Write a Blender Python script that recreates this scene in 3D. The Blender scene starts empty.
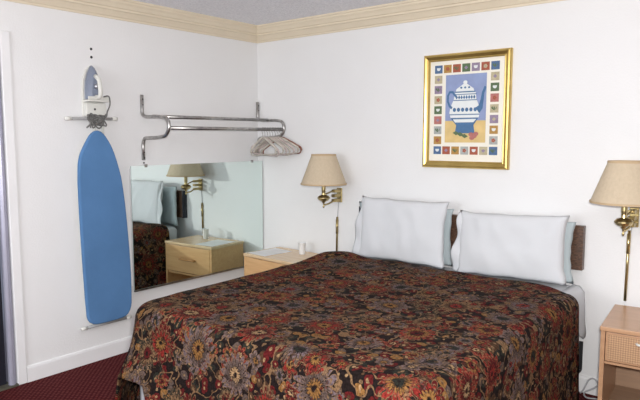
import bpy, bmesh, math, random
from mathutils import Vector, Matrix, noise
random.seed(7)
PI = math.pi
S = bpy.context.scene
COL = S.collection

# ------------------------------------------------------------------ materials
def new_mat(name):
    m = bpy.data.materials.new(name); m.use_nodes = True
    nt = m.node_tree
    b = nt.nodes['Principled BSDF']
    return m, nt, b

def setin(b, **k):
    for n, v in k.items():
        n = n.replace('_', ' ')
        if n in b.inputs: b.inputs[n].default_value = v

def c4(c): return (c[0], c[1], c[2], 1.0)

def srgb(r, g, b):
    f = lambda v: (v/255/12.92) if v/255 <= .04045 else ((v/255+.055)/1.055)**2.4
    return (f(r), f(g), f(b))

def simple(name, col, rough=.6, metal=0., var=.06, vscale=6., bump=0., bscale=40., spec=.4, **k):
    """colour with a soft noise variation and an optional fine bump"""
    m, nt, b = new_mat(name)
    N, L = nt.nodes, nt.links
    tc = N.new('ShaderNodeTexCoord')
    nz = N.new('ShaderNodeTexNoise'); nz.inputs['Scale'].default_value = vscale
    nz.inputs['Detail'].default_value = 4
    L.new(tc.outputs['Object'], nz.inputs['Vector'])
    rp = N.new('ShaderNodeValToRGB')
    lo = tuple(max(0, c*(1-var)) for c in col); hi = tuple(min(1, c*(1+var)) for c in col)
    rp.color_ramp.elements[0].position = .3; rp.color_ramp.elements[0].color = c4(lo)
    rp.color_ramp.elements[1].position = .7; rp.color_ramp.elements[1].color = c4(hi)
    L.new(nz.outputs['Fac'], rp.inputs['Fac']); L.new(rp.outputs['Color'], b.inputs['Base Color'])
    setin(b, Roughness=rough, Metallic=metal, Specular_IOR_Level=spec, **k)
    if bump:
        n2 = N.new('ShaderNodeTexNoise'); n2.inputs['Scale'].default_value = bscale; n2.inputs['Detail'].default_value = 5
        L.new(tc.outputs['Object'], n2.inputs['Vector'])
        bp = N.new('ShaderNodeBump'); bp.inputs['Strength'].default_value = bump; bp.inputs['Distance'].default_value = .01
        L.new(n2.outputs['Fac'], bp.inputs['Height']); L.new(bp.outputs['Normal'], b.inputs['Normal'])
    return m

def wood(name, a, bcol, scale=3., stretch=(1, 12, 12), rough=.35, axis_noise=2.5):
    m, nt, b = new_mat(name); N, L = nt.nodes, nt.links
    tc = N.new('ShaderNodeTexCoord'); mp = N.new('ShaderNodeMapping')
    mp.inputs['Scale'].default_value = stretch
    L.new(tc.outputs['Object'], mp.inputs['Vector'])
    nz = N.new('ShaderNodeTexNoise'); nz.inputs['Scale'].default_value = scale; nz.inputs['Detail'].default_value = 6
    nz.inputs['Distortion'].default_value = axis_noise
    L.new(mp.outputs['Vector'], nz.inputs['Vector'])
    rp = N.new('ShaderNodeValToRGB')
    rp.color_ramp.elements[0].position = .3; rp.color_ramp.elements[0].color = c4(a)
    rp.color_ramp.elements[1].position = .7; rp.color_ramp.elements[1].color = c4(bcol)
    L.new(nz.outputs['Fac'], rp.inputs['Fac']); L.new(rp.outputs['Color'], b.inputs['Base Color'])
    setin(b, Roughness=rough)
    return m

M = {}
M['wall'] = simple('white_wall_paint', (.80, .80, .805), rough=.7, var=.015, vscale=2, bump=.12, bscale=90, spec=.25)
M['ceiling'] = simple('popcorn_ceiling', (.88, .88, .93), rough=.95, var=.10, vscale=70, bump=1., bscale=110, spec=.1)
M['crown'] = simple('cream_crown_paint', srgb(224, 211, 188), rough=.45, var=.03)
M['base'] = simple('white_trim_paint', (.82, .82, .83), rough=.4, var=.02)
M['door'] = simple('dark_door_paint', (.012, .012, .02), rough=.5, var=.1)
M['steel_trim'] = simple('lavender_metal_jamb', (.42, .42, .52), rough=.35, metal=.3, var=.04)
M['threshold'] = simple('dull_threshold', (.10, .095, .07), rough=.5, var=.2)
M['chrome'] = simple('worn_chrome', (.42, .41, .40), rough=.32, metal=1., var=.25, vscale=30)
M['brass'] = simple('polished_brass', (.48, .38, .19), rough=.28, metal=1., var=.1, vscale=20)
M['dark_metal'] = simple('black_metal', (.02, .02, .022), rough=.45, var=.1)
M['plastic'] = simple('cream_plastic', (.70, .70, .66), rough=.4, var=.03)
M['grey_plastic'] = simple('grey_blue_plastic', (.20, .23, .30), rough=.3, var=.1)
M['sole'] = simple('iron_soleplate', (.45, .46, .50), rough=.3, metal=.7, var=.08)
M['grey_metal'] = simple('painted_grey_tube', (.34, .34, .34), rough=.5, var=.1)
M['cord'] = simple('grey_cord', (.15, .15, .145), rough=.6, var=.3, vscale=60)
M['palecord'] = simple('pale_cord', (.40, .40, .42), rough=.6, var=.1)
M['blue'] = simple('blue_board_cover', srgb(86, 126, 172), rough=.85, var=.10, vscale=3, bump=.25, bscale=14, spec=.2)
M['linen'] = simple('white_linen', (.62, .635, .66), rough=.9, var=.012, bump=.2, bscale=9, spec=.15)
M['linen_shaded'] = simple('shaded_white_linen', (.52, .60, .63), rough=.9, var=.02, bump=.2, bscale=9, spec=.15)  # white linen again, cool shade behind the front pillows put into its colour
M['ticking'] = simple('pale_mattress_ticking', (.66, .65, .62), rough=.9, var=.03)
M['shade'] = simple('tan_linen_shade', srgb(198, 182, 158), rough=.9, var=.04, vscale=60, bump=.15, bscale=160, spec=.1)
M['shade_trim'] = simple('shade_trim', srgb(190, 166, 134), rough=.8, var=.04)
M['pine'] = wood('light_maple_laminate', srgb(206, 160, 110), srgb(220, 178, 128), 2.0, (1, 10, 10))
M['pine_top'] = wood('light_maple_top', srgb(212, 180, 140), srgb(224, 196, 158), 2.0, (1, 10, 10), rough=.25)
M['tan'] = wood('tan_laminate', srgb(178, 138, 106), srgb(194, 154, 120), 2.0, (1, 10, 10), rough=.3)
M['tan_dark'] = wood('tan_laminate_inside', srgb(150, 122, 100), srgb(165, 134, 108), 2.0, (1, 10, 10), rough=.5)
M['handle_wood'] = wood('wooden_pull', srgb(176, 126, 74), srgb(196, 146, 92), 4.0, (1, 8, 8))
M['headboard'] = wood('brown_marbled_laminate', srgb(44, 32, 26), srgb(116, 86, 68), 5.0, (3, 3, 14), rough=.35, axis_noise=4)
M['headboard_edge'] = simple('dark_edge', (.02, .022, .035), rough=.4)
M['paper'] = simple('white_paper', (.80, .80, .80), rough=.6, var=.01)
M['hanger'] = simple('beige_hanger_plastic', (.56, .52, .46), rough=.3, var=.25, vscale=12)
M['hanger_pink'] = simple('pinkish_hanger_plastic', (.58, .49, .47), rough=.3, var=.25, vscale=12)
M['hanger_wood'] = wood('reddish_hanger_wood', srgb(112, 64, 48), srgb(150, 96, 72), 6.0, (8, 1, 1))

def glossy_gold():
    m, nt, b = new_mat('gilt_frame'); N, L = nt.nodes, nt.links
    tc = N.new('ShaderNodeTexCoord'); nz = N.new('ShaderNodeTexNoise'); nz.inputs['Scale'].default_value = 9
    L.new(tc.outputs['Object'], nz.inputs['Vector'])
    rp = N.new('ShaderNodeValToRGB'); rp.color_ramp.elements[0].color = c4((.50, .33, .09)); rp.color_ramp.elements[1].color = c4((.82, .62, .22))
    L.new(nz.outputs['Fac'], rp.inputs['Fac']); L.new(rp.outputs['Color'], b.inputs['Base Color'])
    setin(b, Metallic=.85, Roughness=.28)
    return m
M['gold'] = glossy_gold()

def mirror_mat():
    m, nt, b = new_mat('silvered_mirror')
    setin(b, Base_Color=c4((.78, .88, .85)), Metallic=1., Roughness=0.)
    return m
M['mirror'] = mirror_mat()
M['mirror_edge'] = simple('green_glass_edge', (.30, .42, .40), rough=.15, var=.05)

def clear_mat(name, col, rough=.08, alpha=.5):
    m, nt, b = new_mat(name)
    setin(b, Base_Color=c4(col), Roughness=rough, Alpha=alpha)
    return m
M['cup'] = clear_mat('frosted_plastic', (.88, .89, .90), .3, .9)
M['pane'] = clear_mat('window_glass', (.9, .95, 1), .02, .12)

def carpet_mat():
    m, nt, b = new_mat('maroon_carpet'); N, L = nt.nodes, nt.links
    tc = N.new('ShaderNodeTexCoord'); mp = N.new('ShaderNodeMapping'); mp.inputs['Rotation'].default_value = (0, 0, PI/4)
    L.new(tc.outputs['Object'], mp.inputs['Vector'])
    vo = N.new('ShaderNodeTexVoronoi'); vo.voronoi_dimensions = '2D'; vo.inputs['Scale'].default_value = 42; vo.inputs['Randomness'].default_value = .15
    L.new(mp.outputs['Vector'], vo.inputs['Vector'])
    rp = N.new('ShaderNodeValToRGB')
    rp.color_ramp.elements[0].position = .15; rp.color_ramp.elements[0].color = c4(srgb(124, 62, 58))
    rp.color_ramp.elements[1].position = .45; rp.color_ramp.elements[1].color = c4(srgb(78, 24, 30))
    L.new(vo.outputs['Distance'], rp.inputs['Fac'])
    nz = N.new('ShaderNodeTexNoise'); nz.inputs['Scale'].default_value = 220
    L.new(tc.outputs['Object'], nz.inputs['Vector'])
    mx = N.new('ShaderNodeMix'); mx.data_type = 'RGBA'; mx.blend_type = 'MULTIPLY'; mx.inputs[0].default_value = .5
    L.new(rp.outputs['Color'], mx.inputs[6]); L.new(nz.outputs['Color'], mx.inputs[7])
    L.new(mx.outputs[2], b.inputs['Base Color'])
    bp = N.new('ShaderNodeBump'); bp.inputs['Strength'].default_value = .6; bp.inputs['Distance'].default_value = .006
    L.new(nz.outputs['Fac'], bp.inputs['Height']); L.new(bp.outputs['Normal'], b.inputs['Normal'])
    setin(b, Roughness=.95, Specular_IOR_Level=.1)
    return m
M['carpet'] = carpet_mat()

def weave_mat():
    m, nt, b = new_mat('basket_weave_panel'); N, L = nt.nodes, nt.links
    tc = N.new('ShaderNodeTexCoord'); mp = N.new('ShaderNodeMapping'); mp.inputs['Rotation'].default_value = (0, PI/4, 0)
    L.new(tc.outputs['Object'], mp.inputs['Vector'])
    ck = N.new('ShaderNodeTexChecker'); ck.inputs['Scale'].default_value = 130
    ck.inputs['Color1'].default_value = c4(srgb(196, 160, 126)); ck.inputs['Color2'].default_value = c4(srgb(160, 124, 94))
    L.new(mp.outputs['Vector'], ck.inputs['Vector']); L.new(ck.outputs['Color'], b.inputs['Base Color'])
    bp = N.new('ShaderNodeBump'); bp.inputs['Strength'].default_value = .4
    L.new(ck.outputs['Fac'], bp.inputs['Height']); L.new(bp.outputs['Normal'], b.inputs['Normal'])
    setin(b, Roughness=.4)
    return m
M['weave'] = weave_mat()

def spread_mat():
    """dark floral print: medallion flowers over small leaves, mapped in metres along the cloth"""
    m, nt, b = new_mat('floral_bedspread_print'); N, L = nt.nodes, nt.links
    uv = N.new('ShaderNodeUVMap'); uv.uv_map = 'UVMap'
    def math_(op, *a):
        n = N.new('ShaderNodeMath'); n.operation = op
        for i, v in enumerate(a):
            if isinstance(v, (int, float)): n.inputs[i].default_value = v
            else: L.new(v, n.inputs[i])
        return n.outputs[0]
    def ramp(fac, stops, interp='CONSTANT'):
        r = N.new('ShaderNodeValToRGB'); cr = r.color_ramp; cr.interpolation = interp
        while len(cr.elements) < len(stops): cr.elements.new(.5)
        for e, (p, c) in zip(cr.elements, stops): e.position = p; e.color = c4(c)
        L.new(fac, r.inputs['Fac']); return r.outputs['Color']
    def mix(fac, a, c, mode='MIX'):
        n = N.new('ShaderNodeMix'); n.data_type = 'RGBA'; n.blend_type = mode
        for i, v in ((0, fac), (6, a), (7, c)):
            if isinstance(v, (int, float)): n.inputs[i].default_value = v
            elif isinstance(v, tuple): n.inputs[i].default_value = c4(v)
            else: L.new(v, n.inputs[i])
        return n.outputs[2]
    # wobble the coordinates a little
    nz = N.new('ShaderNodeTexNoise'); nz.inputs['Scale'].default_value = 14; nz.inputs['Detail'].default_value = 3
    L.new(uv.outputs['UV'], nz.inputs['Vector'])
    va = N.new('ShaderNodeVectorMath'); va.operation = 'MULTIPLY_ADD'
    L.new(nz.outputs['Color'], va.inputs[0]); va.inputs[1].default_value = (.05, .05, 0); L.new(uv.outputs['UV'], va.inputs[2])
    P = va.outputs[0]
    DK = srgb(34, 26, 25); GR = srgb(46, 48, 42); MA = srgb(94, 30, 30); RE = srgb(136, 46, 40); OC = srgb(140, 102, 58)
    CR = srgb(172, 142, 106); TN = srgb(132, 104, 76); MV = srgb(96, 82, 76); BR = srgb(82, 60, 44); LV = srgb(114, 100, 104)
    def flowers(scale, rad, n, seed, rand=.75):
        of = N.new('ShaderNodeVectorMath'); of.operation = 'ADD'; L.new(P, of.inputs[0]); of.inputs[1].default_value = (seed, seed*1.7, 0)
        v = N.new('ShaderNodeTexVoronoi'); v.voronoi_dimensions = '2D'; v.inputs['Scale'].default_value = scale; v.inputs['Randomness'].default_value = rand
        L.new(of.outputs[0], v.inputs['Vector'])
        d = N.new('ShaderNodeVectorMath'); d.operation = 'SUBTRACT'; L.new(of.outputs[0], d.inputs[0]); L.new(v.outputs['Position'], d.inputs[1])
        s = N.new('ShaderNodeSeparateXYZ'); L.new(d.outputs[0], s.inputs[0])
        th = math_('ARCTAN2', s.outputs[1], s.outputs[0])
        ln = N.new('ShaderNodeVectorMath'); ln.operation = 'LENGTH'; L.new(d.outputs[0], ln.inputs[0])
        r = ln.outputs['Value']
        sc = N.new('ShaderNodeSeparateColor'); L.new(v.outputs['Color'], sc.inputs[0])
        ph = math_('MULTIPLY', sc.outputs[2], 6.28)
        tt = math_('ADD', math_('MULTIPLY', math_('ADD', th, math_('MULTIPLY', nz.outputs['Fac'], .9)), n/2), ph)
        pet = math_('ABSOLUTE', math_('COSINE', tt))               # 1 at a petal's middle, 0 between petals
        rim = math_('MULTIPLY', math_('ADD', math_('MULTIPLY', pet, .42), .58), math_('MULTIPLY', math_('ADD', math_('MULTIPLY', sc.outputs[1], .55), .6), rad))
        q = math_('DIVIDE', r, rim)
        return q, pet, sc
    # ground: many small leaves and buds with dark gaps
    v2 = N.new('ShaderNodeTexVoronoi'); v2.voronoi_dimensions = '2D'; v2.inputs['Scale'].default_value = 26
    L.new(P, v2.inputs['Vector'])
    s2 = N.new('ShaderNodeSeparateColor'); L.new(v2.outputs['Color'], s2.inputs[0])
    leaf = ramp(s2.outputs[0], [(0, DK), (.16, GR), (.3, MA), (.42, BR), (.54, MV), (.66, DK), (.76, OC), (.83, MA), (.92, GR)])
    edge = math_('GREATER_THAN', v2.outputs['Distance'], .52)
    ground = mix(edge, leaf, DK)
    core = math_('LESS_THAN', v2.outputs['Distance'], .17)
    ground = mix(core, ground, mix(s2.outputs[1], BR, CR))
    # swirling stems
    wv = N.new('ShaderNodeTexNoise'); wv.inputs['Scale'].default_value = 9; wv.inputs['Detail'].default_value = 1; L.new(P, wv.inputs['Vector'])
    st = math_('LESS_THAN', math_('ABSOLUTE', math_('SUBTRACT', wv.outputs['Fac'], .5)), .012)
    ground = mix(st, ground, TN)
    col = ground
    for scale, rad, n, seed in ((10., .042, 7, 3.1), (4.5, .102, 15, 7.7)):
        q, pet, sc = flowers(scale, rad, n, seed)
        hue = sc.outputs[0]
        petal = ramp(hue, [(0, MA), (.2, LV), (.38, RE), (.52, TN), (.66, MV), (.82, RE), (.93, GR)])
        petal2 = ramp(hue, [(0, RE), (.2, MV), (.38, MA), (.52, BR), (.66, LV), (.82, OC), (.93, TN)])
        inner = ramp(hue, [(0, OC), (.3, CR), (.5, RE), (.7, GR), (.85, MA)])
        fcol = mix(math_('LESS_THAN', q, .62), petal, petal2)
        vein = math_('LESS_THAN', pet, .30)
        fcol = mix(vein, fcol, DK)
        fcol = mix(math_('GREATER_THAN', q, .93), fcol, TN)
        fcol = mix(math_('LESS_THAN', q, .40), fcol, DK)
        fcol = mix(math_('LESS_THAN', q, .36), fcol, inner)
        ringq = math_('MULTIPLY', math_('GREATER_THAN', q, .68), math_('LESS_THAN', q, .74)); fcol = mix(ringq, fcol, TN)
        fcol = mix(math_('LESS_THAN', q, .14), fcol, DK)
        inside = math_('LESS_THAN', q, 1.0)
        if scale > 5:
            inside = math_('MULTIPLY', inside, math_('GREATER_THAN', sc.outputs[1], .3))
        col = mix(inside, col, fcol)
    # woven shading breaks the print up into small dark flecks
    n4 = N.new('ShaderNodeTexNoise'); n4.inputs['Scale'].default_value = 38; n4.inputs['Detail'].default_value = 3; L.new(uv.outputs['UV'], n4.inputs['Vector'])
    fl_ = math_('MULTIPLY', math_('LESS_THAN', n4.outputs['Fac'], .43), .75)
    col = mix(fl_, col, ground)
    # speckle of the weave
    n3 = N.new('ShaderNodeTexNoise'); n3.inputs['Scale'].default_value = 120; n3.inputs['Detail'].default_value = 2; L.new(uv.outputs['UV'], n3.inputs['Vector'])
    sp = ramp(n3.outputs['Fac'], [(.35, (.35, .33, .32)), (.6, (1, 1, 1))], 'LINEAR')
    col = mix(.85, col, sp, 'MULTIPLY')
    col = mix(1.0, col, (.80, .77, .76), 'MULTIPLY')
    L.new(col, b.inputs['Base Color'])
    bp = N.new('ShaderNodeBump'); bp.inputs['Strength'].default_value = .35; bp.inputs['Distance'].default_value = .012
    L.new(nz.outputs['Fac'], bp.inputs['Height']); L.new(bp.outputs['Normal'], b.inputs['Normal'])
    setin(b, Roughness=.9, Specular_IOR_Level=.1)
    return m
M['spread'] = spread_mat()

# ------------------------------------------------------------------ mesh helpers
def link(name, bm, mat, parent=None, smooth=False, bevel=0., seg=2):
    me = bpy.data.meshes.new(name); bmesh.ops.recalc_face_normals(bm, faces=bm.faces)
    bm.to_mesh(me); bm.free()
    o = bpy.data.objects.new(name, me); COL.objects.link(o)
    me.materials.append(M[mat] if isinstance(mat, str) else mat)
    if smooth:
        for p in me.polygons: p.use_smooth = True
    if bevel:
        md = o.modifiers.new('bevel', 'BEVEL'); md.width = bevel; md.segments = seg; md.limit_method = 'ANGLE'; md.angle_limit = .6
    if parent is not None: o.parent = parent
    return o

def tag(o, label, cat, group=None):
    o['label'] = label; o['category'] = cat
    if group: o['group'] = group
    return o

def thing(name, label, cat, loc=(0, 0, 0), rz=0, group=None):
    o = bpy.data.objects.new(name, None); COL.objects.link(o); o.empty_display_size = .05
    o.location = loc; o.rotation_euler = (0, 0, rz)
    return tag(o, label, cat, group)

def struct(name, bm, mat, **k):
    o = link(name, bm, mat, **k); o['kind'] = 'structure'; return o

def box(bm, x0, x1, y0, y1, z0, z1):
    vs = [bm.verts.new((x, y, z)) for x in (x0, x1) for y in (y0, y1) for z in (z0, z1)]
    for f in ((0, 1, 3, 2), (4, 6, 7, 5), (0, 4, 5, 1), (2, 3, 7, 6), (0, 2, 6, 4), (1, 5, 7, 3)):
        bm.faces.new([vs[i] for i in f])
    return bm

def B(*a):
    return box(bmesh.new(), *a)

def tube(bm, pts, r, n=12, closed=False, cap=True):
    pts = [Vector(p) for p in pts]; rings = []; k = len(pts); u = None
    for i, p in enumerate(pts):
        if closed: t = (pts[(i+1) % k]-pts[i-1]).normalized()
        else: t = (pts[min(i+1, k-1)]-pts[max(i-1, 0)]).normalized()
        if u is None:
            u = t.orthogonal().normalized()
        u = (u - t*u.dot(t)).normalized(); v = t.cross(u)
        rr = r[i] if isinstance(r, (list, tuple)) else r
        rings.append([bm.verts.new(p+u*rr*math.cos(2*PI*j/n)+v*rr*math.sin(2*PI*j/n)) for j in range(n)])
    for i in range(k if closed else k-1):
        a, b2 = rings[i], rings[(i+1) % k]
        for j in range(n): bm.faces.new((a[j], a[(j+1) % n], b2[(j+1) % n], b2[j]))
    if cap and not closed:
        bm.faces.new(rings[0]); bm.faces.new(rings[-1][::-1])
    return bm

def T(pts, r, n=12, **k): return tube(bmesh.new(), pts, r, n, **k)

def fillet(pts, rad, n=5):
    pts = [Vector(p) for p in pts]; out = [pts[0]]
    for a, b, c in zip(pts, pts[1:], pts[2:]):
        d1 = (a-b); d2 = (c-b); r = min(rad, d1.length*.49, d2.length*.49)
        p1 = b+d1.normalized()*r; p2 = b+d2.normalized()*r
        for i in range(n+1):
            t = i/n; out.append(p1*(1-t)**2+b*2*t*(1-t)+p2*t*t)
    out.append(pts[-1]); return out

def lathe(bm, prof, n=24, o=(0, 0, 0)):
    o = Vector(o); rings = []
    for r, z in prof:
        if r < 1e-5: rings.append([bm.verts.new(o+Vector((0, 0, z)))])
        else: rings.append([bm.verts.new(o+Vector((r*math.cos(2*PI*j/n), r*math.sin(2*PI*j/n), z))) for j in range(n)])
    for a, b in zip(rings, rings[1:]):
        for j in range(n):
            f = []
            for q in ((a, j), (a, j+1), (b, j+1), (b, j)):
                v = q[0][q[1] % len(q[0])]
                if v not in f: f.append(v)
            if len(f) > 2: bm.faces.new(f)
    return bm

def prism(bm, poly, axis, a0, a1):
    """extrude a 2D outline along an axis ('x','y','z')"""
    def P(u, v, w): return {'x': (w, u, v), 'y': (u, w, v), 'z': (u, v, w)}[axis]
    lo = [bm.verts.new(P(u, v, a0)) for u, v in poly]; hi = [bm.verts.new(P(u, v, a1)) for u, v in poly]
    n = len(poly)
    bm.faces.new(lo); bm.faces.new(hi[::-1])
    for i in range(n): bm.faces.new((lo[i], lo[(i+1) % n], hi[(i+1) % n], hi[i]))
    return bm

# ------------------------------------------------------------------ the room
W, D, H = 6.6, 5.4, 2.41          # x 0..W, y -D..0
struct('floor', B(-1.2, W+.1, -D-.1, .1, -.1, 0), 'carpet')
struct('ceiling', B(-.1, W+.1, -D-.1, .1, H, H+.1), 'ceiling')
struct('wall_back', B(-.1, W+.1, 0, .1, 0, H), 'wall')
DY0, DY1, DH = -2.98, -2.085, 2.06   # door opening in the left wall
b = bmesh.new(); box(b, -.12, 0, DY1, 0, 0, H); box(b, -.12, 0, DY0, DY1, DH, H); box(b, -.12, 0, -D, DY0, 0, H)
struct('wall_left', b, 'wall')
struct('wall_right', B(W, W+.1, -D, 0, 0, H), 'wall')
WX0, WX1, WZ0, WZ1 = .6, 2.9, .85, 2.1
b = bmesh.new(); box(b, -.1, WX0, -D-.1, -D, 0, H); box(b, WX1, W+.1, -D-.1, -D, 0, H)
box(b, WX0, WX1, -D-.1, -D, 0, WZ0); box(b, WX0, WX1, -D-.1, -D, WZ1, H)
struct('wall_front', b, 'wall')
b = bmesh.new()
for a in ((WX0, WX0+.05, WZ0, WZ1), (WX1-.05, WX1, WZ0, WZ1), (WX0+.05, WX1-.05, WZ0, WZ0+.05), (WX0+.05, WX1-.05, WZ1-.05, WZ1), ((WX0+WX1)/2-.02, (WX0+WX1)/2+.02, WZ0+.05, WZ1-.05)):
    box(b, a[0], a[1], -D-.08, -D-.03, a[2], a[3])
win = struct('window_1', b, 'base')
link('pane', B(WX0+.05, WX1-.05, -D-.06, -D-.055, WZ0+.05, WZ1-.05), 'pane', win)

# door in the left wall: metal jamb, dark slab set back, worn threshold, white casing
b = bmesh.new()
tube(b, [(-.01, DY1-.026, 0), (-.01, DY1-.026, DH)], .021, 14)
box(b, -.12, -.012, DY1-.03, DY1-.001, 0, DH); box(b, -.12, 0, DY0+.001, DY0+.03, 0, DH); box(b, -.12, 0, DY0+.03, DY1-.03, DH-.03, DH-.001)
dr = struct('door_1', b, 'steel_trim')
link('door_slab', B(-.075, -.035, DY0+.032, DY1-.049, .012, DH-.032), 'door', dr)
link('threshold', B(-.12, .02, DY0+.03, DY1-.0, .0005, .012), 'threshold', dr)
b = bmesh.new(); box(b, .0, .014, DY1, DY1+.055, 0, DH+.055); box(b, 0, .014, DY0-.055, DY0, 0, DH+.055); box(b, 0, .014, DY0, DY1, DH, DH+.055)
struct('trim_3', b, 'base', bevel=.004)

# crown moulding with stepped profile; (out from wall, z)
prof = [(0, H), (0, 2.288), (.010, 2.288), (.013, 2.300), (.021, 2.303), (.030, 2.316), (.045, 2.334), (.056, 2.338), (.058, 2.350), (.068, 2.353), (.080, 2.372), (.092, 2.384), (.095, 2.395), (.103, 2.397), (.106, 2.41)]
def crown(name, along, a0, a1, m0):
    bm = bmesh.new(); A = []; C2 = []
    for o, z in prof:
        if along == 'x': A.append(bm.verts.new((a0+o*m0, -o, z))); C2.append(bm.verts.new((a1, -o, z)))
        else: A.append(bm.verts.new((o, a0-o*m0, z))); C2.append(bm.verts.new((o, a1, z)))
    n = len(prof)
    for i in range(n-1): bm.faces.new((A[i], A[i+1], C2[i+1], C2[i]))
    bm.faces.new(A); bm.faces.new(C2[::-1]); bm.faces.new((A[0], A[-1], C2[-1], C2[0]))
    return struct(name, bm, 'crown')
crown('trim_1', 'x', 0, W, 1)
crown('trim_2', 'y', 0, -D, 1)
# baseboards: flat board with an eased top
bp = [(0, 0), (.013, 0), (.013, .085), (.009, .098), (0, .102)]
struct('baseboard_left', prism(bmesh.new(), bp, 'y', DY1+.056, -.014), 'base')
b = bmesh.new(); prism(b, [(-u, v) for u, v in bp], 'x', 0, W); struct('baseboard_back', b, 'base')

# ------------------------------------------------------------------ mirror on the left wall
MX = .052
mir = thing('wall_mirror', 'large frameless mirror on the white wall under the chrome clothes rail', 'mirror', (MX, -.012, .440))
mir.rotation_euler = (0, 0, 0)
mw, mh = 1.272, .868
b = B(0, .005, -mw, 0, 0, mh)
o = link('mirror_glass', b, 'mirror', mir)
o.data.materials.append(M['mirror_edge'])
for p in o.data.polygons:
    if abs(p.normal.x) < .5: p.material_index = 1
link('bottom_channel', B(-.003, .009, -mw, 0, -.012, -.0005), 'chrome', mir)
for yy in (-.12, -mw+.12):
    b = bmesh.new(); box(b, -.002, .008, yy-.012, yy+.012, mh+.0005, mh+.01); box(b, .0055, .008, yy-.012, yy+.012, mh-.012, mh+.0005)
    link('clip', b, 'chrome', mir)
link('backing', B(-MX+.001, -.004, -mw+.02, -.02, .02, mh-.02), 'base', mir)

# ------------------------------------------------------------------ chrome coat rack
rk = thing('coat_rack', 'chrome wall-mounted clothes rail with two bars above the mirror', 'coat rack', (0, 0, 1.6))
RY0, RY1 = -1.15, -.016
def bracket(y, top):
    pts = [(.012, y, top-1.6), (.012, y, .06), (.06, y, .045), (.21, y, .045), (.298, y, .035), (.320, y, -.03), (.28, y, -.085), (.17, y, -.098), (.03, y, -.10), (.012, y, -.14), (.012, y, -.255)]
    return tube(bmesh.new(), fillet(pts, .045, 6), .0125, 14)
link('end_bracket', bracket(RY0, 1.80), 'chrome', rk, smooth=True)
link('end_bracket', bracket(RY1, 1.80), 'chrome', rk, smooth=True)
link('hat_bar', T([(.135, RY0, .048), (.135, RY1, .048)], .0125, 14), 'chrome', rk, smooth=True)
link('hanging_bar', T([(.306, RY0+.004, -.032), (.306, RY1-.004, -.032)], .0125, 14), 'chrome', rk, smooth=True)
for y in (RY0, RY1):
    for z in (.17, .13, -.2, -.24):
        link('screw', lathe(bmesh.new(), [(0, .004), (.004, .003), (.005, 0), (0, 0)], 10), 'dark_metal', rk).matrix_local = Matrix.Translation((.024, y, z)) @ Matrix.Rotation(PI/2, 4, 'Y')

# hangers on the lower bar
def make_hanger(name, mat, label):
    t = thing(name, label, 'clothes hanger', group='clothes hangers on the rail')
    hook = [(.016*math.cos(a), 0, .016*math.sin(a)) for a in [PI*(-.15)+i*PI*1.15/10 for i in range(11)]]
    hook = hook + [(-.016, 0, -.012), (-.004, 0, -.028), (0, 0, -.06)]
    link('hook', T(hook, .0022, 8), 'chrome', t, smooth=True)
    sh = fillet([(-.19, 0, -.178), (-.186, 0, -.155), (-.05, 0, -.08), (0, 0, -.06), (.05, 0, -.08), (.186, 0, -.155), (.19, 0, -.178)], .03, 5)
    b = bmesh.new(); tube(b, sh, .0085, 10)
    link('shoulder', b, mat, t, smooth=True)
    link('bar', T(fillet([(-.19, 0, -.178), (-.176, 0, -.2), (.176, 0, -.2), (.19, 0, -.178)], .02, 4), .005, 8), mat, t, smooth=True)
    return t
specs = [(-.085, 8, 'hanger_wood', 'reddish brown wooden hanger at the corner end of the lower bar'),
         (-.115, -14, 'hanger', 'beige plastic hanger next to the reddish wooden one'),
         (-.145, 12, 'hanger_pink', 'pinkish plastic hanger third from the corner end of the bar'),
         (-.175, -9, 'hanger', 'beige plastic hanger fourth from the corner end of the bar'),
         (-.205, 16, 'hanger_pink', 'pinkish plastic hanger fifth from the corner end of the bar'),
         (-.235, -6, 'hanger', 'beige plastic hanger sixth from the corner end of the bar'),
         (-.262, 14, 'hanger_pink', 'pinkish plastic hanger second from the free end of the bunch'),
         (-.29, -12, 'hanger', 'beige plastic hanger at the free end of the bunch, nearest the mirror middle')]
for i, (y, a, mt, lb) in enumerate(specs):
    t = make_hanger('clothes_hanger', mt, lb)
    t.location = (.306, y+.036, 1.6-.032)
    t.rotation_euler = (math.radians(random.uniform(-1.5, 1.5)), math.radians(random.uniform(-5, 5)), math.radians(8-3.2*i))

# ------------------------------------------------------------------ ironing board, hung nose up
ol = [(-1.544, 1.551), (-1.584, 1.526), (-1.613, 1.481), (-1.643, 1.43), (-1.665, 1.38), (-1.676, 1.32), (-1.681, 1.172), (-1.673, .784), (-1.658, .352), (-1.645, .302), (-1.608, .276), (-1.528, .272), (-1.415, .274), (-1.365, .285), (-1.335, .327), (-1.325, .382), (-1.326, .65), (-1.347, .999), (-1.371, 1.219), (-1.396, 1.32), (-1.431, 1.428), (-1.472, 1.5), (-1.506, 1.54)]
ib = thing('ironing_board', 'blue covered ironing board hanging upright on the white wall', 'ironing board', (.03, -1.5, .25))
sm = []
for i in range(len(ol)):                      # light smoothing of the outline
    a, c, d = Vector(ol[i-1]), Vector(ol[i]), Vector(ol[(i+1) % len(ol)])
    sm += [(a+c*3)/4*1.0 if False else c*.75+a*.25, c*.75+d*.25]
poly = [(p.x+1.5, p.y-.25) for p in sm]
link('padded_cover', prism(bmesh.new(), poly, 'x', .025, .058), 'blue', ib, bevel=.01, seg=3)
link('deck', prism(bmesh.new(), [(u*.97, .65+(v-.65)*.985) for u, v in poly], 'x', .012, .0245), 'plastic', ib)
for s in (-1, 1):
    link('leg', T(fillet([(.002, .03*s, 1.36), (.002, .035*s, .9), (.004, .10*s, .05), (.004, .10*s, .012)], .05), .009, 10), 'plastic', ib, smooth=True)
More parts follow.
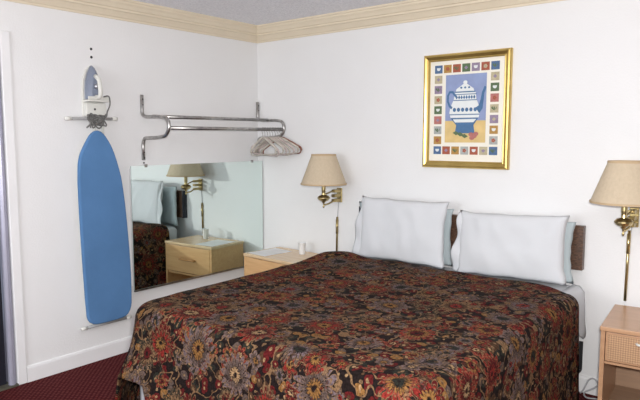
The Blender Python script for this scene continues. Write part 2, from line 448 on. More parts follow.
link('foot_bar', T([(.012, -.148, .006), (.012, .165, .006)], .010, 12), 'grey_metal', ib, smooth=True)
for y in (-.162, .17):
    link('foot_cap', lathe(bmesh.new(), [(0, -.02), (.012, -.019), (.014, 0), (.012, .019), (0, .02)], 14), 'plastic', ib, smooth=True).matrix_local = Matrix.Translation((.012, y, .006)) @ Matrix.Rotation(PI/2, 4, 'X')
link('top_bar', T([(.008, -.195, 1.372), (.008, .10, 1.376)], .010, 12), 'grey_metal', ib, smooth=True)
for y, z in ((-.21, 1.3717), (.115, 1.3763)):
    link('foot_cap', lathe(bmesh.new(), [(0, -.02), (.012, -.019), (.014, 0), (.012, .019), (0, .02)], 14), 'plastic', ib, smooth=True).matrix_local = Matrix.Translation((.008, y, z)) @ Matrix.Rotation(PI/2, 4, 'X')

# wall caddy that holds the iron
ch = thing('iron_holder', 'white plastic iron holder on the wall above the ironing board', 'iron holder', (0, -1.52, 1.64))
ho = [(-.075, .0), (-.075, .16), (-.068, .24), (-.045, .30), (-.012, .325), (.018, .315), (.05, .25), (.068, .17), (.075, .0)]
link('back_plate', prism(bmesh.new(), ho, 'x', .0, .014), 'plastic', ch, bevel=.004)
b = bmesh.new(); box(b, .0145, .085, -.072, .072, .092, .104); box(b, .075, .085, -.072, .072, .1045, .125)
link('shelf', b, 'plastic', ch, bevel=.003)
b = bmesh.new(); box(b, .0145, .05, -.07, .07, .0, .085); link('cord_bin', b, 'plastic', ch, bevel=.006)
for s in (-1, 1):
    link('hook', T(fillet([(.03, .03*s, -.001), (.03, .03*s, -.03), (.065, .03*s, -.03), (.065, .03*s, -.01)], .012), .004, 8), 'chrome', ch, smooth=True)
link('screw', lathe(bmesh.new(), [(0, .004), (.006, .003), (.007, 0), (0, 0)], 10), 'dark_metal', ch).matrix_local = Matrix.Translation((.0505, -.012, .045)) @ Matrix.Rotation(PI/2, 4, 'Y')

# the iron stands on its heel in the holder, soleplate to the wall, tip up
ir = thing('clothes_iron', 'grey and white steam iron standing tip up in the wall holder', 'iron', (.018, -1.53, 1.7452))
sole = [(-.055, 0), (-.056, .06), (-.05, .12), (-.034, .175), (-.012, .215), (0, .222), (.012, .215), (.034, .175), (.05, .12), (.056, .06), (.055, 0)]
link('soleplate', prism(bmesh.new(), sole, 'x', 0, .008), 'sole', ir, bevel=.002)
b = bmesh.new(); rings = []
for k, (x, sc, top) in enumerate(((.0085, .96, .965), (.025, .9, .93), (.042, .72, .84), (.052, .5, .7))):
    rings.append([b.verts.new((x, u*sc, .004+v*top)) for u, v in sole])
for a, c in zip(rings, rings[1:]):
    for j in range(len(sole)): b.faces.new((a[j], a[(j+1) % len(sole)], c[(j+1) % len(sole)], c[j]))
b.faces.new(rings[0]); b.faces.new(rings[-1][::-1])
link('body', b, 'grey_plastic', ir, smooth=False, bevel=.003)
link('handle', T(fillet([(.045, 0, .02), (.098, 0, .014), (.105, 0, .05), (.094, 0, .125), (.05, 0, .15)], .03, 6), [.016]*40, 12) if False else T(fillet([(.045, 0, .02), (.098, 0, .014), (.105, 0, .05), (.094, 0, .125), (.05, 0, .15)], .03, 6), .014, 12), 'plastic', ir, smooth=True)
link('dial', lathe(bmesh.new(), [(0, .016), (.014, .015), (.017, .008), (.018, 0), (0, 0)], 18), 'sole', ir, smooth=True).matrix_local = Matrix.Translation((.052, .004, .085)) @ Matrix.Rotation(PI/2, 4, 'Y')
# cord: runs down the side and is wound in loops over the top bar
pts = [(.07, .04, .02), (.08, .075, .03), (.075, .085, -.03), (.07, .06, -.08)]
rr = random.Random(3)
for k in range(40):
    a = k*1.55
    pts.append((.062+.014*math.sin(a*1.7)+rr.uniform(-.004, .004), -.005+.10*math.cos(a)*rr.uniform(.35, 1), -.135+.055*math.sin(a*1.3+.6)+rr.uniform(-.015, .015)))
link('power_cord', T(fillet(pts, .05, 5), .0045, 8), 'cord', ir, smooth=True)

for i, z in enumerate((2.074, 2.022)):
    o = link('wall_screw', lathe(bmesh.new(), [(0, .006), (.006, .005), (.009, .0), (0, 0)], 12), 'dark_metal')
    o.matrix_world = Matrix.Translation((.0, -1.513, z)) @ Matrix.Rotation(PI/2, 4, 'Y')
    tag(o, ('dark screw in the wall, upper of the pair above the iron', 'dark screw in the wall, lower of the pair above the iron')[i], 'screw', 'screws above the iron')
o = link('wall_screw', lathe(bmesh.new(), [(0, .005), (.005, .004), (.007, .0), (0, 0)], 12), 'dark_metal')
o.matrix_world = Matrix.Translation((.0, -1.14, 1.325)) @ Matrix.Rotation(PI/2, 4, 'Y')
tag(o, 'small dark screw in the wall just above the mirror top edge', 'screw')

# ------------------------------------------------------------------ framed teapot print on the back wall
PX0, PX1, PZ0, PZ1 = 1.602, 2.207, 1.303, 2.048
pw, ph = PX1-PX0, PZ1-PZ0
pic = thing('framed_picture', 'gold framed print of a blue and white teapot bordered by small tiles', 'picture', (PX0, -.001, PZ0))
fp = [(0, 0), (0, -.022), (.006, -.030), (.016, -.032), (.026, -.026), (.034, -.020), (.040, -.021), (.045, -.016), (.045, 0)]
cs = [(0, 0, 1, 1), (pw, 0, -1, 1), (pw, ph, -1, -1), (0, ph, 1, -1)]
b = bmesh.new(); rings = [[b.verts.new((cx+sx*i, d, cz+sz*i)) for i, d in fp] for cx, cz, sx, sz in cs]
for k in range(4):
    a, c = rings[k], rings[(k+1) % 4]
    for j in range(len(fp)):
        b.faces.new((a[j], a[(j+1) % len(fp)], c[(j+1) % len(fp)], c[j]))
link('frame', b, 'gold', pic)
def flat(name, col, rough=.6, var=.05, vs=30): return simple(name, srgb(*col), rough=rough, var=var, vscale=vs)
M['mat'] = flat('cream_mat', (238, 234, 222), var=.01)
link('mat_board', B(.044, pw-.044, -.010, -.002, .044, ph-.044), 'mat', pic)
art = bpy.data.objects.new('print', None)
def X_(u): return u*pw
def Z_(v): return (1-v)*ph
def shape(bm, pts, y, dy=.0006):
    """flat shape given in frame fractions (u right, v down)"""
    vs = [bm.verts.new((X_(u), y, Z_(v))) for u, v in pts]; ws = [bm.verts.new((X_(u), y+dy, Z_(v))) for u, v in pts]
    bm.faces.new(vs); bm.faces.new(ws[::-1])
    for i in range(len(pts)): bm.faces.new((vs[i], vs[(i+1) % len(pts)], ws[(i+1) % len(pts)], ws[i]))
    return bm
def rect(u0, v0, u1, v1): return [(u0, v0), (u1, v0), (u1, v1), (u0, v1)]
def ell(u, v, a, c, n=20, t0=0, t1=2*PI): return [(u+a*math.cos(t0+(t1-t0)*i/n), v+c*math.sin(t0+(t1-t0)*i/n)) for i in range(n if t1-t0 > 6.2 else n+1)]
U0, U1, V0, V1 = .265, .735, .185, .775
tcols = {'blue': (92, 126, 170), 'cream': (214, 202, 168), 'ochre': (204, 158, 84), 'rust': (190, 104, 78), 'green': (104, 128, 92), 'lilac': (170, 152, 178), 'rose': (206, 132, 124), 'pale': (196, 200, 196)}
for k, v in tcols.items(): M['tile_'+k] = flat('tile_'+k, tuple(.86*q for q in v), var=.12, vs=60)
M['ink'] = flat('print_ink', (52, 62, 76)); M['art_sky'] = flat('print_sky', (142, 156, 194), var=.08, vs=14)
M['art_table'] = flat('print_table', (216, 188, 128), var=.1, vs=14); M['pot_white'] = flat('pot_white', (226, 230, 230), var=.02)
M['pot_blue'] = flat('pot_blue', (74, 112, 152), var=.1); M['pot_teal'] = flat('pot_teal', (70, 128, 140), var=.1)
base = link('print_background', shape(bmesh.new(), rect(U0, V0, U1, V1), -.0112), 'art_sky', pic)
link('print_table', shape(bmesh.new(), rect(U0, .585, U1, V1), -.0119), 'art_table', pic)
names = list(tcols)
seq = ['blue', 'ochre', 'rust', 'green', 'lilac', 'rust', 'blue', 'cream', 'green', 'rose', 'cream', 'lilac', 'ochre', 'pale', 'blue', 'cream', 'rust', 'pale', 'ochre', 'rust', 'blue', 'ochre', 'pale', 'rose', 'green', 'cream', 'lilac', 'cream']
tu = [.175+i*(.825-.175)/6 for i in range(7)]; tv = [.130+i*(.845-.130)/8 for i in range(9)]
ring = [(u, tv[0]) for u in tu]+[(tu[-1], v) for v in tv[1:]]+[(u, tv[-1]) for u in tu[-2::-1]]+[(tu[0], v) for v in tv[-2:0:-1]]
hu, hv = .046, .035
for i, (u, v) in enumerate(ring):
    c = seq[i % len(seq)]
    o = link('border_tile', shape(bmesh.new(), rect(u-hu, v-hv, u+hu, v+hv), -.0112), 'tile_'+c, pic)
    b = bmesh.new(); kind = i % 4
    if kind == 0:
        shape(b, ell(u, v, .020, .012, 12, 0, PI), -.0119); shape(b, rect(u-.022, v-.012, u+.022, v-.001), -.0119)
        mt = 'pot_white'
    elif kind == 1:
        for k in range(5): shape(b, ell(u+.013*math.cos(k*1.257), v+.010*math.sin(k*1.257), .010, .008, 8), -.0119-.0001*k)
        mt = 'tile_rust' if c != 'rust' else 'tile_cream'
    elif kind == 2:
        for k in range(3): shape(b, [(u, v+.018), (u+(k-1)*.026-.008, v-.004), (u+(k-1)*.022, v-.02), (u+(k-1)*.018+.008, v-.002)], -.0119-.0001*k)
        mt = 'tile_green' if c != 'green' else 'ink'
    else:
        shape(b, [(u-.022, v), (u, v-.016), (u+.022, v), (u, v+.016)], -.0119)
        mt = 'tile_lilac' if c != 'lilac' else 'tile_cream'
    link('motif', b, mt, o)
# teapot
tp = link('teapot_body', shape(bmesh.new(), [(.375, .335), (.615, .335), (.625, .40), (.655, .46), (.668, .515), (.655, .56), (.33, .56), (.315, .515), (.33, .46), (.365, .40)], -.0126), 'pot_white', pic)
b = bmesh.new()
shape(b, [(.33, .56), (.655, .56), (.60, .625), (.40, .625)], -.0133)
shape(b, [(.40, .625), (.60, .625), (.615, .695), (.385, .695)], -.0133)
link('foot_band', b, 'pot_blue', tp)
b = bmesh.new(); shape(b, [(.36, .572), (.63, .572), (.60, .60), (.385, .60)], -.0139); link('white_band', b, 'pot_white', tp)
b = bmesh.new()
shape(b, [(.385, .335), (.60, .335), (.59, .31), (.545, .285), (.505, .262), (.485, .262), (.445, .285), (.395, .31)], -.0126)
shape(b, ell(.495, .255, .024, .016, 14), -.0127)
link('lid', b, 'pot_white', tp)
b = bmesh.new()
shape(b, rect(.375, .332, .615, .342), -.0134)
for k in range(8): shape(b, [(.385+k*.029, .385), (.3985+k*.029, .365), (.412+k*.029, .385), (.3985+k*.029, .400)], -.0134)
shape(b, rect(.365, .355, .63, .361), -.0135); shape(b, rect(.362, .405, .632, .412), -.0135)
for k in range(6): shape(b, ell(.375+k*.048, .49, .019, .018, 10), -.0134)
shape(b, rect(.318, .528, .664, .536), -.0135)
for k in range(3): shape(b, ell(.45+k*.045, .30, .013, .009, 8), -.0134)
link('glaze_pattern', b, 'pot_blue', tp)
def ribbon(pts, w):
    L_, R_ = [], []
    for i, p in enumerate(pts):
        a = Vector(pts[max(i-1, 0)]); c = Vector(pts[min(i+1, len(pts)-1)]); t = (c-a).normalized(); n = Vector((-t.y, t.x))
        ww = w[i] if isinstance(w, list) else w
        L_.append(tuple(Vector(p)+n*ww)); R_.append(tuple(Vector(p)-n*ww))
    return L_+R_[::-1]
def strip(bm, pts, w, y):
    q = ribbon(pts, w); n = len(pts)
    for i in range(n-1): shape(bm, [q[i], q[i+1], q[2*n-2-i], q[2*n-1-i]], y)
    return bm
link('pot_handle', strip(bmesh.new(), [(.39, .375), (.35, .335), (.315, .335), (.295, .365), (.295, .415), (.315, .455), (.345, .475)], .011, -.0131), 'pot_blue', tp)
link('spout', strip(bmesh.new(), [(.64, .50), (.675, .47), (.69, .41), (.70, .35), (.725, .30)], [.032, .026, .017, .014, .012], -.0131), 'pot_blue', tp)
b = bmesh.new()
for k, (u, v) in enumerate(((.575, .705), (.61, .72), (.585, .735), (.63, .70))): shape(b, ell(u, v, .030, .018, 12), -.0140-.0001*k)
link('print_flower', b, 'tile_rose', pic)
b = bmesh.new()
for k, (u, v) in enumerate(((.45, .70), (.50, .715), (.40, .69))): shape(b, [(u-.04, v), (u, v-.016), (u+.04, v+.006), (u, v+.022)], -.0140-.0001*k)
link('print_leaf', b, 'tile_green', pic)

# ------------------------------------------------------------------ sconces with swing arm
def sconce(label, x, rod, group='brass wall lamps beside the bed'):
    t = thing('wall_lamp', label, 'lamp', (x, 0, 1.065), 0, group)
    b = bmesh.new(); box(b, -.024, .024, -.012, 0, -.055, .055)
    link('wall_plate', b, 'brass', t, bevel=.004)
    b = bmesh.new()
    for z in (-.036, 0, .036): box(b, -.018, .018, -.085, -.0125, z-.011, z+.011)
    link('pivot_block', b, 'brass', t, smooth=False, bevel=.003)
    cx, cy = -.012, -.185
    link('arm', T(fillet([(0, -.08, -.036), (0, -.10, -.045), (cx, -.13, -.058), (cx, cy, -.062), (cx, cy, -.03)], .03, 6), .0065, 12), 'brass', t, smooth=True)
    link('upper_arm', T(fillet([(.0, -.08, .036), (.0, -.10, .036), (cx, cy+.03, .02), (cx, cy, .005)], .02, 5), .0055, 10), 'brass', t, smooth=True)
    pf = [(0, -.045), (.012, -.044), (.016, -.034), (.036, -.026), (.047, -.012), (.047, -.004), (.036, .008), (.016, .014), (.014, .03), (.016, .05), (.016, .088), (0, .088)]
    link('socket_cup', lathe(bmesh.new(), pf, 16, (cx, cy, 0)), 'brass', t)
    link('finial', lathe(bmesh.new(), [(0, -.085), (.005, -.082), (.008, -.072), (.004, -.064), (.006, -.046), (0, -.045)], 12, (cx, cy, 0)), 'brass', t, smooth=True)
    link('light_bulb', lathe(bmesh.new(), [(0, .089), (.013, .089), (.014, .11), (.027, .14), (.030, .16), (.024, .182), (.010, .193), (0, .195)], 18, (cx, cy, 0)), 'paper', t, smooth=True)
    b = bmesh.new()
    for s in (-1, 1): tube(b, fillet([(cx+.017*s, cy, .075), (cx+.045*s, cy, .10), (cx+.05*s, cy, .2), (cx, cy, .30)], .03, 5), .002, 8)
    link('harp', b, 'brass', t, smooth=True)
    rb, rt, z0, z1 = .171, .092, .092, .306
    pr = [(rb, z0), (rt, z1), (rt-.003, z1), (rb-.003, z0), (rb, z0)]
    sh = link('lamp_shade', lathe(bmesh.new(), pr, 40, (cx, cy, 0)), 'shade', t, smooth=False)
    for r, z in ((rb, z0), (rt, z1)):
        pr = [(r+.0012, z-.001), (r+.0012, z+.010), (r-.004, z+.010), (r-.004, z-.001), (r+.0012, z-.001)]
        link('shade_trim', lathe(bmesh.new(), pr, 40, (cx, cy, 0)), 'shade_trim', sh)
    # cord and brass cord cover down the wall
    link('cord', T([(-.01, -.006, -.055), (-.015, -.006, -.12), (-.02, -.006, rod[1]-.01)], .0025, 8), 'palecord', t, smooth=True)
    (xa, za, xb, zb) = (-.02, rod[1], -.024, rod[0])
    link('cord_cover', T([(xa, -.009, za), (xb, -.009, zb)], .008, 12), 'brass', t, smooth=True)
    link('rod_joint', T([(xa-.001, -.009, za-.02), (xa-.0015, -.009, za-.13)], .0105, 12), 'brass', t, smooth=True)
    return t
sconce('brass swing-arm wall lamp with tan shade above the light wood nightstand near the mirror', .878, (-.46, -.17))
sconce('brass swing-arm wall lamp with tan shade above the tan nightstand by the bed edge', 2.926, (-.475, -.075))

# ------------------------------------------------------------------ headboard, bed, mattress
hb = thing('headboard', 'low brown marbled headboard panel mounted behind the pillows', 'headboard', (1.890, 0, .735))
link('panel', B(-.785, .785, -.045, -.002, 0, .26), 'headboard', hb, bevel=.003)
link('edge_band', B(-.80, -.786, -.047, -.002, 0, .262), 'headboard_edge', hb)

BX0, BX1, BY0, BY1 = 1.15, 2.69, -1.95, -.06
bed = thing('bed_base', 'pale box spring on a black metal frame under the floral bedspread', 'bed base', ((BX0+BX1)/2, (BY0+BY1)/2, 0))
hw, hl_ = (BX1-BX0)/2, (BY1-BY0)/2
link('box_spring', B(-hw, hw, -hl_, hl_, .19, .43), 'ticking', bed, bevel=.03, seg=3)
b = bmesh.new()
box(b, -hw+.01, -hw+.05, -hl_+.02, hl_, .15, .189); box(b, hw-.05, hw-.01, -hl_+.02, hl_, .15, .189); box(b, -hw+.051, hw-.051, -.03, .03, .15, .189)
link('frame', b, 'dark_metal', bed)
for sx in (-1, 1):
    for y in (-hl_+.25, 0, hl_-.12):
        b = bmesh.new(); tube(b, [(sx*(hw-.03), y, .02), (sx*(hw-.03), y, .149)], .018, 12); lathe(b, [(0, 0), (.026, 0), (.028, .02), (0, .02)], 14, (sx*(hw-.03), y, 0))
        link('leg', b, 'dark_metal', bed)
for sx in (-1, 1):
    b = bmesh.new(); box(b, sx*hw-.025, sx*hw+.012, hl_+.004, hl_+.012, .15, .32); box(b, sx*hw-.025, sx*hw+.012, hl_-.05, hl_+.003, .145, .149)
    link('headboard_bracket', b, 'dark_metal', bed)

def rounded_slab(name, x0, x1, y0, y1, z0, z1, mat, parent, bev):
    return link(name, B(x0, x1, y0, y1, z0, z1), mat, parent, bevel=bev, seg=5, smooth=True)
mt = thing('mattress', 'mattress in a white fitted sheet showing between bedspread and pillows', 'mattress', ((BX0+BX1)/2, (BY0+BY1)/2, .431))
rounded_slab('sheet_cover', -hw-.005, hw+.005, -hl_, hl_, .0, .222, 'linen', mt, .05)
# loose sheet edge hanging over the right side near the headboard
b = bmesh.new(); n = 14; R1 = []; rows = []
for i in range(n+1):
    y = hl_-.02-i*.032
    row = []
    for k, (dx, z) in enumerate(((-.05, .2235), (-.012, .221), (.012, .19), (.018, .12), (.022, .03), (.024, .005-.03*abs(math.sin(i*.7))), (.03, -.015-.05*abs(math.sin(i*.7+.4))))):
        row.append(b.verts.new((hw+dx+.008*math.sin(i*1.1)*k/6, y, z)))
    rows.append(row)
for a, c in zip(rows, rows[1:]):
    for k in range(6): b.faces.new((a[k], a[k+1], c[k+1], c[k]))
o = link('loose_sheet', b, 'linen', mt, smooth=True); md = o.modifiers.new('s', 'SOLIDIFY'); md.thickness = .003; md.offset = 1

b = bmesh.new(); rows = []
for i in range(15):
    x = -hw-.01+i*.026
    rows.append([b.verts.new((x, -hl_-.034-.006*math.sin(i*.8)*(k/5), z)) for k, z in enumerate((.17, .10, .02, -.1, -.2, -.29+.05*math.sin(i*.5)))])
for a, c in zip(rows, rows[1:]):
    for k in range(5): b.faces.new((a[k], a[k+1], c[k+1], c[k]))
o = link('loose_sheet', b, 'linen', mt, smooth=True); md = o.modifiers.new('s', 'SOLIDIFY'); md.thickness = .003; md.offset = -1

# ------------------------------------------------------------------ bedspread
def bedspread():
    zt = .668; yh, yf = -.283, -1.955; x0, x1 = 1.125, 2.70; rc = .10; r = .055
    ys = [yh+(yf+rc-yh)*i/44 for i in range(45)]
    lim = [(x0-.065*(1-i/44), x1) for i in range(45)]
    for k in range(1, 8):
        a = k/8*PI/2
        ys.append(yf+rc-rc*math.sin(a)); lim.append((x0+rc-rc*math.cos(a), x1-rc+rc*math.cos(a)))
    ys.append(yf); lim.append((x0+rc, x1-rc))
    Mx = 46
    bm = bmesh.new(); uvd = {}
    def ztop(x, y):
        n = noise.noise(Vector((x*2.6, y*2.6, 1.3)))*.010+noise.noise(Vector((x*7, y*7, 4)))*.004
        hump = .030*math.exp(-(((x-1.16)/.13)**2+((y+.40)/.16)**2))
        crease = .006*math.exp(-((y+.85+.05*math.sin(x*3))/.03)**2)
        return zt+n+hump+crease
    rows = []
    for y, (a, c) in zip(ys, lim):
        row = []
        for j in range(Mx+1):
            x = a+(c-a)*j/Mx
            yy = y + (.02*math.sin(x*5)+.012*math.sin(x*13))*max(0, 1-(yh-y)/.3)
            # the far right head corner sags back toward the foot
            if x > 2.35: yy -= ((x-2.35)/.4)**2*.16*max(0, 1-(yh-y)/.6)
            v = bm.verts.new((x, yy, ztop(x, yy))); uvd[v] = (x, yy); row.append(v)
        rows.append(row)
    for a, c in zip(rows, rows[1:]):
        for j in range(Mx): bm.faces.new((a[j], a[j+1], c[j+1], c[j]))
    chain = [rw[0] for rw in rows]+rows[-1][1:Mx]+[rw[-1] for rw in rows[::-1]]
    nrm = []
    R = len(rows)
    for i, v in enumerate(chain):
        p = chain[max(i-1, 0)].co; q = chain[min(i+1, len(chain)-1)].co
        t = Vector((q.x-p.x, q.y-p.y, 0)).normalized(); nrm.append(Vector((t.y, -t.x, 0)))
    # smooth + orient outward
    cen = Vector(((x0+x1)/2, (yh+yf)/2, 0))
    nrm = [n if n.dot(v.co-cen) > 0 else -n for n, v in zip(nrm, chain)]
    nrm[0] = Vector((-1, 0, 0)); nrm[-1] = Vector((1, 0, 0))
    prof = [(r*math.sin(k/6*PI/2), r-r*math.cos(k/6*PI/2), r*k/6*PI/2) for k in range(1, 7)]
    nd = 20
    s = 0; ss = [0]
    for p, q in zip(chain, chain[1:]): s += (p.co-q.co).length; ss.append(s)
    def lift(x, n):       # the foot hem is caught up near the corner, so the white below shows
        if n.y > -.5 or x < 1.155 or x > 1.52: return 0
        return .335*min(1, (x-1.155)/.05)*min(1, (1.52-x)/.17)
    prev = chain
    base_co = [v.co.copy() for v in chain]
    nfoot0 = R-1; nfoot1 = R-1+Mx
    for k in range(len(prof)+nd):
        cur = []
        for i, v in enumerate(chain):
            B0 = base_co[i]; n = nrm[i]
            if k < len(prof): o, d, L_ = prof[k]
            else:
                f = (k-len(prof)+1)/nd; full = B0.z-.055-.018-.012*math.sin(ss[i]*5)-lift(B0.x, n)
                d = r+full*f; L_ = r*PI/2+full*f
                wave = math.sin(ss[i]*17+1.5*math.sin(ss[i]*3))*.5+.5*math.sin(ss[i]*9.3+.8)
                o = r+(.11 if n.x < .5 else .02)*f**1.2+(.026 if n.x < .5 else .016)*wave*f
            co = B0+n*o-Vector((0, 0, d))
            w = bm.verts.new(co); uvd[w] = (B0.x+n.x*L_, B0.y+n.y*L_); cur.append(w)
        for i in range(len(chain)-1):
            bm.faces.new((prev[i], prev[i+1], cur[i+1], cur[i]))
        prev = cur
    bm.normal_update()
    lay = bm.loops.layers.uv.new('UVMap')
    for f in bm.faces:
        for lp in f.loops: lp[lay].uv = uvd[lp.vert]
    loose = [v for v in bm.verts if not v.link_faces]
    bmesh.ops.delete(bm, geom=loose, context='VERTS')
    o = link('bedspread', bm, 'spread', smooth=True)
    md = o.modifiers.new('s', 'SOLIDIFY'); md.thickness = .012; md.offset = 1
    return tag(o, 'dark floral bedspread in red, ochre and mauve covering the bed', 'bedspread')
bedspread()

# ------------------------------------------------------------------ pillows
def pillow(name, w, h, th, mat, label, loc, tilt, rz, seed, hem=-1):
    t = thing(name, label, 'pillow', loc, 0, 'white pillows against the headboard')
    t.rotation_euler = (math.radians(tilt), 0, math.radians(rz))
    nu, nv = 36, 26; bm = bmesh.new(); front = {}; back = {}
    def pos(i, j, side):
        u = -1+2*i/nu; v = -1+2*j/nv
        e = max(0., (1-abs(u)**2.6))*max(0., (1-abs(v)**2.6))
        T_ = th*e**.42
        pin = 1-.035*(1-abs(u)**2)*0
        x = w/2*u*(1-.045*(1-v*v)**1*0)*(1+.02*abs(v)**3) * (1-.04*(abs(v)**0)*(1-abs(v)**3)*abs(u)**6)
        z = h/2*v*(1-.05*(1-abs(u)**3)*abs(v)**6)
        wr = noise.noise(Vector((x*5+seed, z*5, seed)))*.020+noise.noise(Vector((x*12+z*6+seed, z*7-x*5, seed+3)))*.010
        edge = noise.noise(Vector((u*3+seed, v*3, 9)))*.010*max(abs(u), abs(v))**6
        y = side*(T_*.5)+wr*(e**.3)*(-side if side > 0 else 1)
        return (x+edge, y, h/2+z+edge*.7)
    for i in range(nu+1):
        for j in range(nv+1):
            front[i, j] = bm.verts.new(pos(i, j, -1))
            if i in (0, nu) or j in (0, nv): back[i, j] = front[i, j]
            else: back[i, j] = bm.verts.new(pos(i, j, 1))
    for d in (front, back):
        for i in range(nu):
            for j in range(nv):
                try: bm.faces.new((d[i, j], d[i+1, j], d[i+1, j+1], d[i, j+1]))
                except ValueError: pass
    o = link('pillowcase', bm, mat, t, smooth=True)
    if not hem: return t
    # loose open end of the pillowcase, ruffled
    bm = bmesh.new(); rows = []
    for k in range(6):
        row = []
        for j in range(31):
            v = -1+2*j/30; f = k/5
            row.append(bm.verts.new((hem*(w/2-.03+.075*f*(.72-.30*v+.10*math.sin(v*5+seed))), (-.018 if True else 0)*(1-abs(v)**4)*(1-.3*f)+.012*f*math.sin(v*6+seed*2), h/2+h/2*v*(.985-.05*f)+.004*math.sin(seed+k))))
        rows.append(row)
    for a, c in zip(rows, rows[1:]):
        for j in range(30): bm.faces.new((a[j], a[j+1], c[j+1], c[j]))
    o = link('case_hem', bm, mat, t, smooth=True); md = o.modifiers.new('s', 'SOLIDIFY'); md.thickness = .003
    return t
pillow('pillow', .745, .38, .07, 'linen_shaded', 'white pillow in painted cool shade tucked behind the front pillow nearest the mirror', (1.502, -.090, .660), 0, 0, 5.2, 0)
pillow('pillow', .68, .36, .07, 'linen_shaded', 'white pillow in painted cool shade tucked behind the front pillow nearest the tan nightstand', (2.30, -.090, .663), 0, -1, 8.1, 0)
pillow('pillow', .665, .435, .105, 'linen', 'white front pillow leaning on the headboard, the one nearest the mirror', (1.55, -.226, .662), -7, 1, 1.7, -1)
o = pillow('pillow', .665, .395, .11, 'linen', 'white front pillow leaning on the headboard, the one nearest the tan nightstand', (2.31, -.225, .664), -7, -1, 3.4, -1)
o.rotation_euler.y = math.radians(-2)

# ------------------------------------------------------------------ nightstands
ns = thing('nightstand', 'light wood nightstand in the corner between mirror and bed', 'nightstand', (.246, -.425, 0), math.radians(-4))
nw, nd_, nt = .58, .395, .60
link('top_board', B(0, nw, 0, nd_, nt-.022, nt), 'pine_top', ns, bevel=.003)
b = bmesh.new(); box(b, .006, .024, .004, nd_-.004, 0, nt-.0225); box(b, nw-.024, nw-.006, .004, nd_-.004, 0, nt-.0225)
box(b, .0245, nw-.0245, nd_-.016, nd_-.005, .03, nt-.0225); box(b, .0245, nw-.0245, .02, nd_-.017, .32, .336); box(b, .0245, nw-.0245, .02, nd_-.017, .05, .066)
link('carcass', b, 'pine', ns)
d = link('drawer', B(.027, nw-.027, .001, nd_-.02, .345, nt-.026), 'pine', ns, bevel=.003)
link('handle', T(fillet([(.20, -.0, .462), (.205, -.022, .462), (nw-.205, -.022, .462), (nw-.20, -.0, .462)], .015), .009, 10), 'handle_wood', d, smooth=True)
link('plinth', B(.0245, nw-.0245, .03, .045, 0, .0495), 'pine', ns)

n2 = thing('nightstand', 'tan nightstand with woven-look drawer front and open shelf beside the bed', 'nightstand', (2.912, -.532, 0), math.radians(5.5))
nw2, nd2 = .56, .475
link('top_board', B(-.004, nw2+.004, -.006, nd2, .553, .575), 'tan', n2, bevel=.003)
for xa in (0, nw2-.02): link('side_panel', B(xa, xa+.02, 0, nd2-.004, 0, .5525), 'tan', n2)
link('back_panel', B(.0205, nw2-.0205, nd2-.016, nd2-.005, .02, .55), 'tan_dark', n2); link('divider', B(.0205, nw2-.0205, .012, nd2-.017, .385, .397), 'tan', n2); link('shelf', B(.0205, nw2-.0205, .008, nd2-.017, .10, .118), 'tan_dark', n2)
link('kick_board', B(.0205, nw2-.0205, .02, .035, 0, .0995), 'tan_dark', n2)
d = link('drawer', B(.0225, nw2-.0225, .003, nd2-.02, .402, .549), 'tan', n2, bevel=.003)
link('woven_panel', B(.034, nw2-.034, -.001, .0025, .413, .539), 'weave', d)
link('handle', T(fillet([(.16, -.001, .515), (.165, -.020, .515), (nw2-.165, -.020, .515), (nw2-.16, -.001, .515)], .012), .006, 10), 'plastic', d, smooth=True)

cup = link('plastic_cup', lathe(bmesh.new(), [(0, 0), (.022, 0), (.023, .003), (.029, .088), (.031, .09), (.029, .091), (.0275, .087), (.0215, .004), (0, .004)], 28), 'cup', smooth=True)
cup.location = (.632, -.162, .6002)
tag(cup, 'translucent white plastic cup standing on the light wood nightstand', 'cup')
pp = bmesh.new(); q = [(-.10, -.14), (.10, -.14), (.10, .14), (-.10, .14)]
prism(pp, q, 'z', 0, .0015)
pp = link('paper_sheet', pp, 'paper'); pp.location = (.385, -.265, .6003); pp.rotation_euler = (0, 0, math.radians(-6))
tag(pp, 'white sheet of paper lying flat on the light wood nightstand', 'paper')

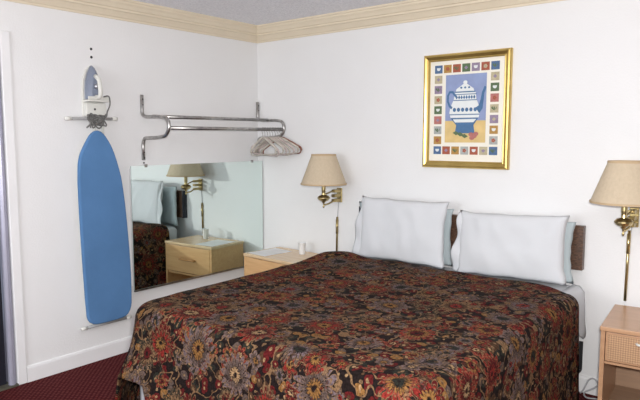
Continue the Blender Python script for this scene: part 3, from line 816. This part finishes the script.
cb = T(fillet([(2.70, -.06, .012), (2.715, -.06, .03), (2.74, -.05, .10), (2.765, -.04, .115), (2.80, -.045, .085), (2.765, -.05, .05), (2.715, -.055, .02), (2.74, -.10, .007), (2.86, -.045, .007), (2.90, -.035, .007)], .04, 6), .0045, 8)
tag(link('power_cord', cb, 'palecord', smooth=True), 'thin grey cord looped at the baseboard between bed and tan nightstand', 'cord')

# ------------------------------------------------------------------ light
w = bpy.data.worlds.new('sky'); S.world = w; w.use_nodes = True
bg = w.node_tree.nodes['Background']; bg.inputs[0].default_value = (.75, .85, 1, 1); bg.inputs[1].default_value = 1.0
def area(name, loc, rot, sx, sy, e, col=(1, 1, 1)):
    l = bpy.data.lights.new(name, 'AREA'); l.shape = 'RECTANGLE'; l.size = sx; l.size_y = sy; l.energy = e; l.color = col
    o = bpy.data.objects.new(name, l); COL.objects.link(o); o.location = loc; o.rotation_euler = rot; return o
area('window_daylight', ((WX0+WX1)/2, -D+.02, (WZ0+WZ1)/2), (PI/2, 0, 0), WX1-WX0, WZ1-WZ0, 125, (.93, .97, 1))
fl = bpy.data.lights.new('camera_flash', 'SPOT'); fl.energy = 640; fl.shadow_soft_size = .05; fl.spot_size = math.radians(165); fl.spot_blend = .4; fl.color = (1, .98, .955)
fo = bpy.data.objects.new('camera_flash', fl); COL.objects.link(fo)

# ------------------------------------------------------------------ camera
cam = bpy.data.cameras.new('camera'); co = bpy.data.objects.new('camera', cam); COL.objects.link(co)
cam.sensor_width = 36; cam.lens = 36*603/640; cam.clip_start = .05
p = math.atan(62/603.); a = math.radians(39.3)
Fw = Vector((-math.sin(a)*math.cos(p), math.cos(a)*math.cos(p), -math.sin(p)))
co.location = (3.675, -3.66, 1.5); co.rotation_euler = Fw.to_track_quat('-Z', 'Y').to_euler()
S.camera = co
fo.location = (3.70, -3.62, 1.58); fo.rotation_euler = Vector((-.63, .77, -.02)).to_track_quat('-Z', 'Y').to_euler()

S.view_settings.view_transform = 'Standard'; S.view_settings.look = 'None'
S.view_settings.exposure = -.97; S.view_settings.gamma = 1.; S.view_settings.use_curve_mapping = False
